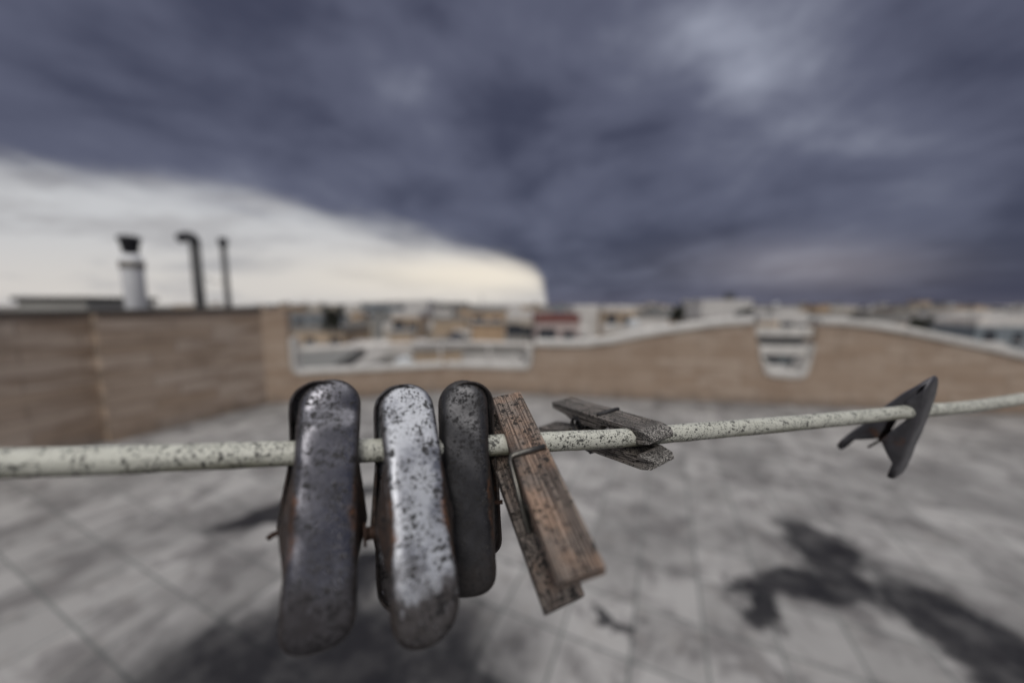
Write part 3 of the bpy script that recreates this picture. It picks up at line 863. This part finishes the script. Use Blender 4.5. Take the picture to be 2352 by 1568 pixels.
row(135, -.9, 1.8, 10, 20, -2.0, 1.4, False, (1, 8))
row(200, -.9, 1.8, 14, 30, -1.0, 2.0, False, (1, 12))
row(320, -1.0, 1.8, 20, 50, -1.5, 2.6, False, (3, 20))

# trees showing dark on the skyline
def leaf_mat():
    m, t, b = mat('dark_foliage'); o = t.obj(); n = t.noise(o, 1.5, 3)
    t.put(b.inputs['Base Color'], t.mix(n, (.010, .012, .007), (.035, .04, .022))); b.inputs['Roughness'].default_value = .7
    return m
M['leaf'] = leaf_mat(); M['bark'] = simple('dark_bark', (.05, .04, .03), .9)
def tree(x, y, zt_, r, label):
    root = empty('tree', Matrix.Translation((x, y, GZ))); tag(root, label, 'tree', 'dark trees among the houses')
    h = zt_ - GZ; bm = bmesh.new()
    tube(bm, [(0, 0, 0), (.1, 0, h * .5), (0, .1, h - r)], lambda u: .28 - .16 * u, 8)
    for k in range(5):
        a = k * 1.26; tube(bm, [(0, .05, h - r * 1.8), (math.cos(a) * r * .6, math.sin(a) * r * .6, h - r * .7)], lambda u: .1 - .06 * u, 6)
    link('trunk', from_bm('trunk', bm), root, M['bark'])
    rr = random.Random(int(x * 10)); bm = bmesh.new()
    cl = [(Vector((rr.gauss(0, .4), rr.gauss(0, .4), rr.gauss(0, .38))) * r, rr.uniform(.25, .5) * r) for _ in range(16)]
    for _ in range(1500):
        c, cr = rr.choice(cl); d = Vector((rr.gauss(0, 1), rr.gauss(0, 1), rr.gauss(0, 1))).normalized() * cr * rr.uniform(.5, 1)
        p = Vector((0, 0, h - r)) + c + d; s = rr.uniform(.10, .22) * max(1, r * .5)
        a = Vector((rr.gauss(0, 1), rr.gauss(0, 1), rr.gauss(0, 1))).normalized(); b_ = a.orthogonal().normalized()
        bm.faces.new([bm.verts.new(p + a * s), bm.verts.new(p + b_ * s * .6), bm.verts.new(p - a * s), bm.verts.new(p - b_ * s * .6)])
    link('crown', from_bm('crown', bm), root, M['leaf'], False)
for px, py, Y, r, lab in ((760, 704, 50, 1.7, 'dark bushy tree on the skyline above the left steel peg'),
                          (1556, 704, 55, 1.2, 'small dark tree left of the tall white block'),
                          (1712, 706, 50, .9, 'small dark tree at the right foot of the tall white block'),
                          (2111, 724, 34, .9, 'lone black bushy tree just above the sloping coping'),
                          (2245, 712, 70, 3.0, 'wide dark tree on the skyline by the right edge')):
    x, z = up_at(px, py, Y); tree(x, Y, z, r, lab)

# ------------------------------------------------------------------ sky and sun
SUN_DIR = Vector((-.06, -.84, .70)).normalized()
elev = math.asin(SUN_DIR.z); az = math.atan2(SUN_DIR.x, SUN_DIR.y)
wd = bpy.data.worlds.new('World'); S.world = wd; wd.use_nodes = True
t = NT(wd.node_tree); bg = wd.node_tree.nodes['Background']
sky = t.new('ShaderNodeTexSky', sky_type='NISHITA'); sky.sun_disc = False
sky.sun_elevation = elev; sky.sun_rotation = az; sky.dust_density = 2.5
D = t.new('ShaderNodeTexCoord').outputs['Generated']
x, y, z = t.sep(D)
ys = t.m('MAXIMUM', y, .06)
u = t.m('DIVIDE', x, ys); v = t.m('DIVIDE', z, ys)
# flat cloud deck coordinates
zs = t.m('ADD', t.m('MAXIMUM', z, 0.0), .10)
px_ = t.m('DIVIDE', x, zs); py_ = t.m('DIVIDE', y, zs)
deck = t.mapping(t.comb(px_, py_, 0), rot=(0, 0, R(12)))
st = t.mapping(deck, sc=(.82, .60, 1))
warp = t.vm('SCALE', t.vm('SUBTRACT', t.noise(st, 1.2, 4, .5, color=True), (.5, .5, .5))); warp.node.inputs['Scale'].default_value = .9
st2 = t.vm('ADD', st, warp)
n1 = t.noise(st2, .85, 5, .52); n2 = t.noise(t.mapping(st2, loc=(4, 7, 1)), 2.3, 5, .55)
n3 = t.noise(t.mapping(D, loc=(1.3, .2, 2), rot=(0, R(-18), 0), sc=(1, 1, 2.1)), 2.7, 6, .52, .2)
def gauss(cu, cv_, su, sv):
    a = t.m('DIVIDE', t.m('SUBTRACT', u, cu), su); b_ = t.m('DIVIDE', t.m('SUBTRACT', v, cv_), sv)
    return t.m('EXPONENT', t.m('MULTIPLY', t.m('ADD', t.m('MULTIPLY', a, a), t.m('MULTIPLY', b_, b_)), -1.0))
dens = t.m('ADD', t.m('ADD', t.m('MULTIPLY', n1, .48), t.m('MULTIPLY', n2, .24)), t.m('MULTIPLY', n3, .98))   # about .95
light = t.m('SUBTRACT', dens, .885)
for (cu, cv_, su, sv, k) in ((.50, .75, .42, .20, .30), (-.22, .66, .14, .09, .12), (.66, .42, .14, .2, .08), (.88, .11, .34, .07, .17), (1.1, .30, .45, .10, .05),
                             (-1.2, .62, .5, .18, -.10), (1.45, .25, .22, .25, -.12), (.25, .35, .35, .12, -.06), (-.7, .42, .5, .08, -.05), (1.3, .72, .2, .3, -.05)):
    light = t.m('ADD', light, t.m('MULTIPLY', gauss(cu, cv_, su, sv), k))
dark_c = (.048, .052, .086); mid_c = (.100, .107, .158); lite_c = (.33, .35, .43)
cc = t.mix(t.ss(light, -.22, .06), dark_c, mid_c)
cc = t.mix(t.ss(light, .02, .46), cc, lite_c)
warmh = t.m('MULTIPLY', gauss(.88, .11, .34, .07), .45)
cc = t.mix(warmh, cc, (.27, .24, .25))
cc = t.mix(t.ss(v, .05, -.01, 0, .5), cc, (.115, .112, .145))
# bright break under the cloud shelf, low on one side
fc = t.new('ShaderNodeFloatCurve'); cm = fc.mapping; c0 = cm.curves[0]
edge_pts = [(-3.0, .60), (-2.2, .50), (-1.43, .395), (-.83, .318), (-.34, .214), (-.095, .158), (.03, .115), (.085, .07), (.11, -.05), (.3, -.3)]
def cu_(a): return (a + 3) / 4
def cvv(a): return (a + .4) / 1.2
c0.points[0].location = (0, cvv(.60)); c0.points[1].location = (1, cvv(-.39))
for a, b_ in edge_pts[1:]: c0.points.new(cu_(a), cvv(b_))
cm.update()
t.put(fc.inputs['Value'], t.m('MULTIPLY', t.m('ADD', u, 3.0), .25, clamp=True))
f = t.m('SUBTRACT', t.m('MULTIPLY', fc.outputs[0], 1.2), .4)
wn = t.m('SUBTRACT', t.noise(t.mapping(t.mapping(t.comb(u, v, 0), rot=(0, 0, R(14))), sc=(1.3, 6.5, 1)), 2.4, 5, .55), .5)
f = t.m('ADD', f, t.m('MULTIPLY', wn, .13))
dv = t.m('SUBTRACT', f, v)
soft_w = t.ss(u, -1.4, .0, .085, .050)
gap = t.ss(t.m('DIVIDE', dv, soft_w), -.7, 1.0)
gap = t.m('MULTIPLY', gap, t.ss(y, .0, .12))
gn = t.noise(t.mapping(t.comb(u, v, 0), sc=(1.2, 7, 1), loc=(3, 1, 0)), 1.8, 5, .6)
gc = t.mix(t.ss(v, .27, .02), (.55, .555, .57), (.63, .60, .57))
gc = t.mix(t.ss(gn, .44, .66), gc, (.42, .415, .425))
gc = t.mix(t.m('MULTIPLY', gauss(-.08, .085, .42, .055), .9), gc, (.86, .78, .66))
cc = t.mix(gap, cc, gc)
# the deck is thin overhead and behind the camera: more daylight comes from there
over = t.ss(t.m('ADD', z, t.m('MULTIPLY', t.m('MINIMUM', y, 0.0), -.05)), .68, .90)
cc = t.mix(over, cc, (1.37, 1.34, 1.33))
cc10 = t.vm('SCALE', cc); cc10.node.inputs['Scale'].default_value = 10.0
tot = t.vm('ADD', cc10, t.vm('MULTIPLY', sky.outputs[0], (.03, .03, .03)))
t.put(bg.inputs['Color'], tot); bg.inputs['Strength'].default_value = .1

sl = bpy.data.lights.new('sun', 'SUN'); so = bpy.data.objects.new('sun', sl); COL.objects.link(so)
sl.energy = 1.15; sl.angle = R(25); sl.color = (1.0, .96, .90)
so.rotation_euler = (-SUN_DIR).to_track_quat('-Z', 'Y').to_euler()
S.cycles.max_bounces = 6
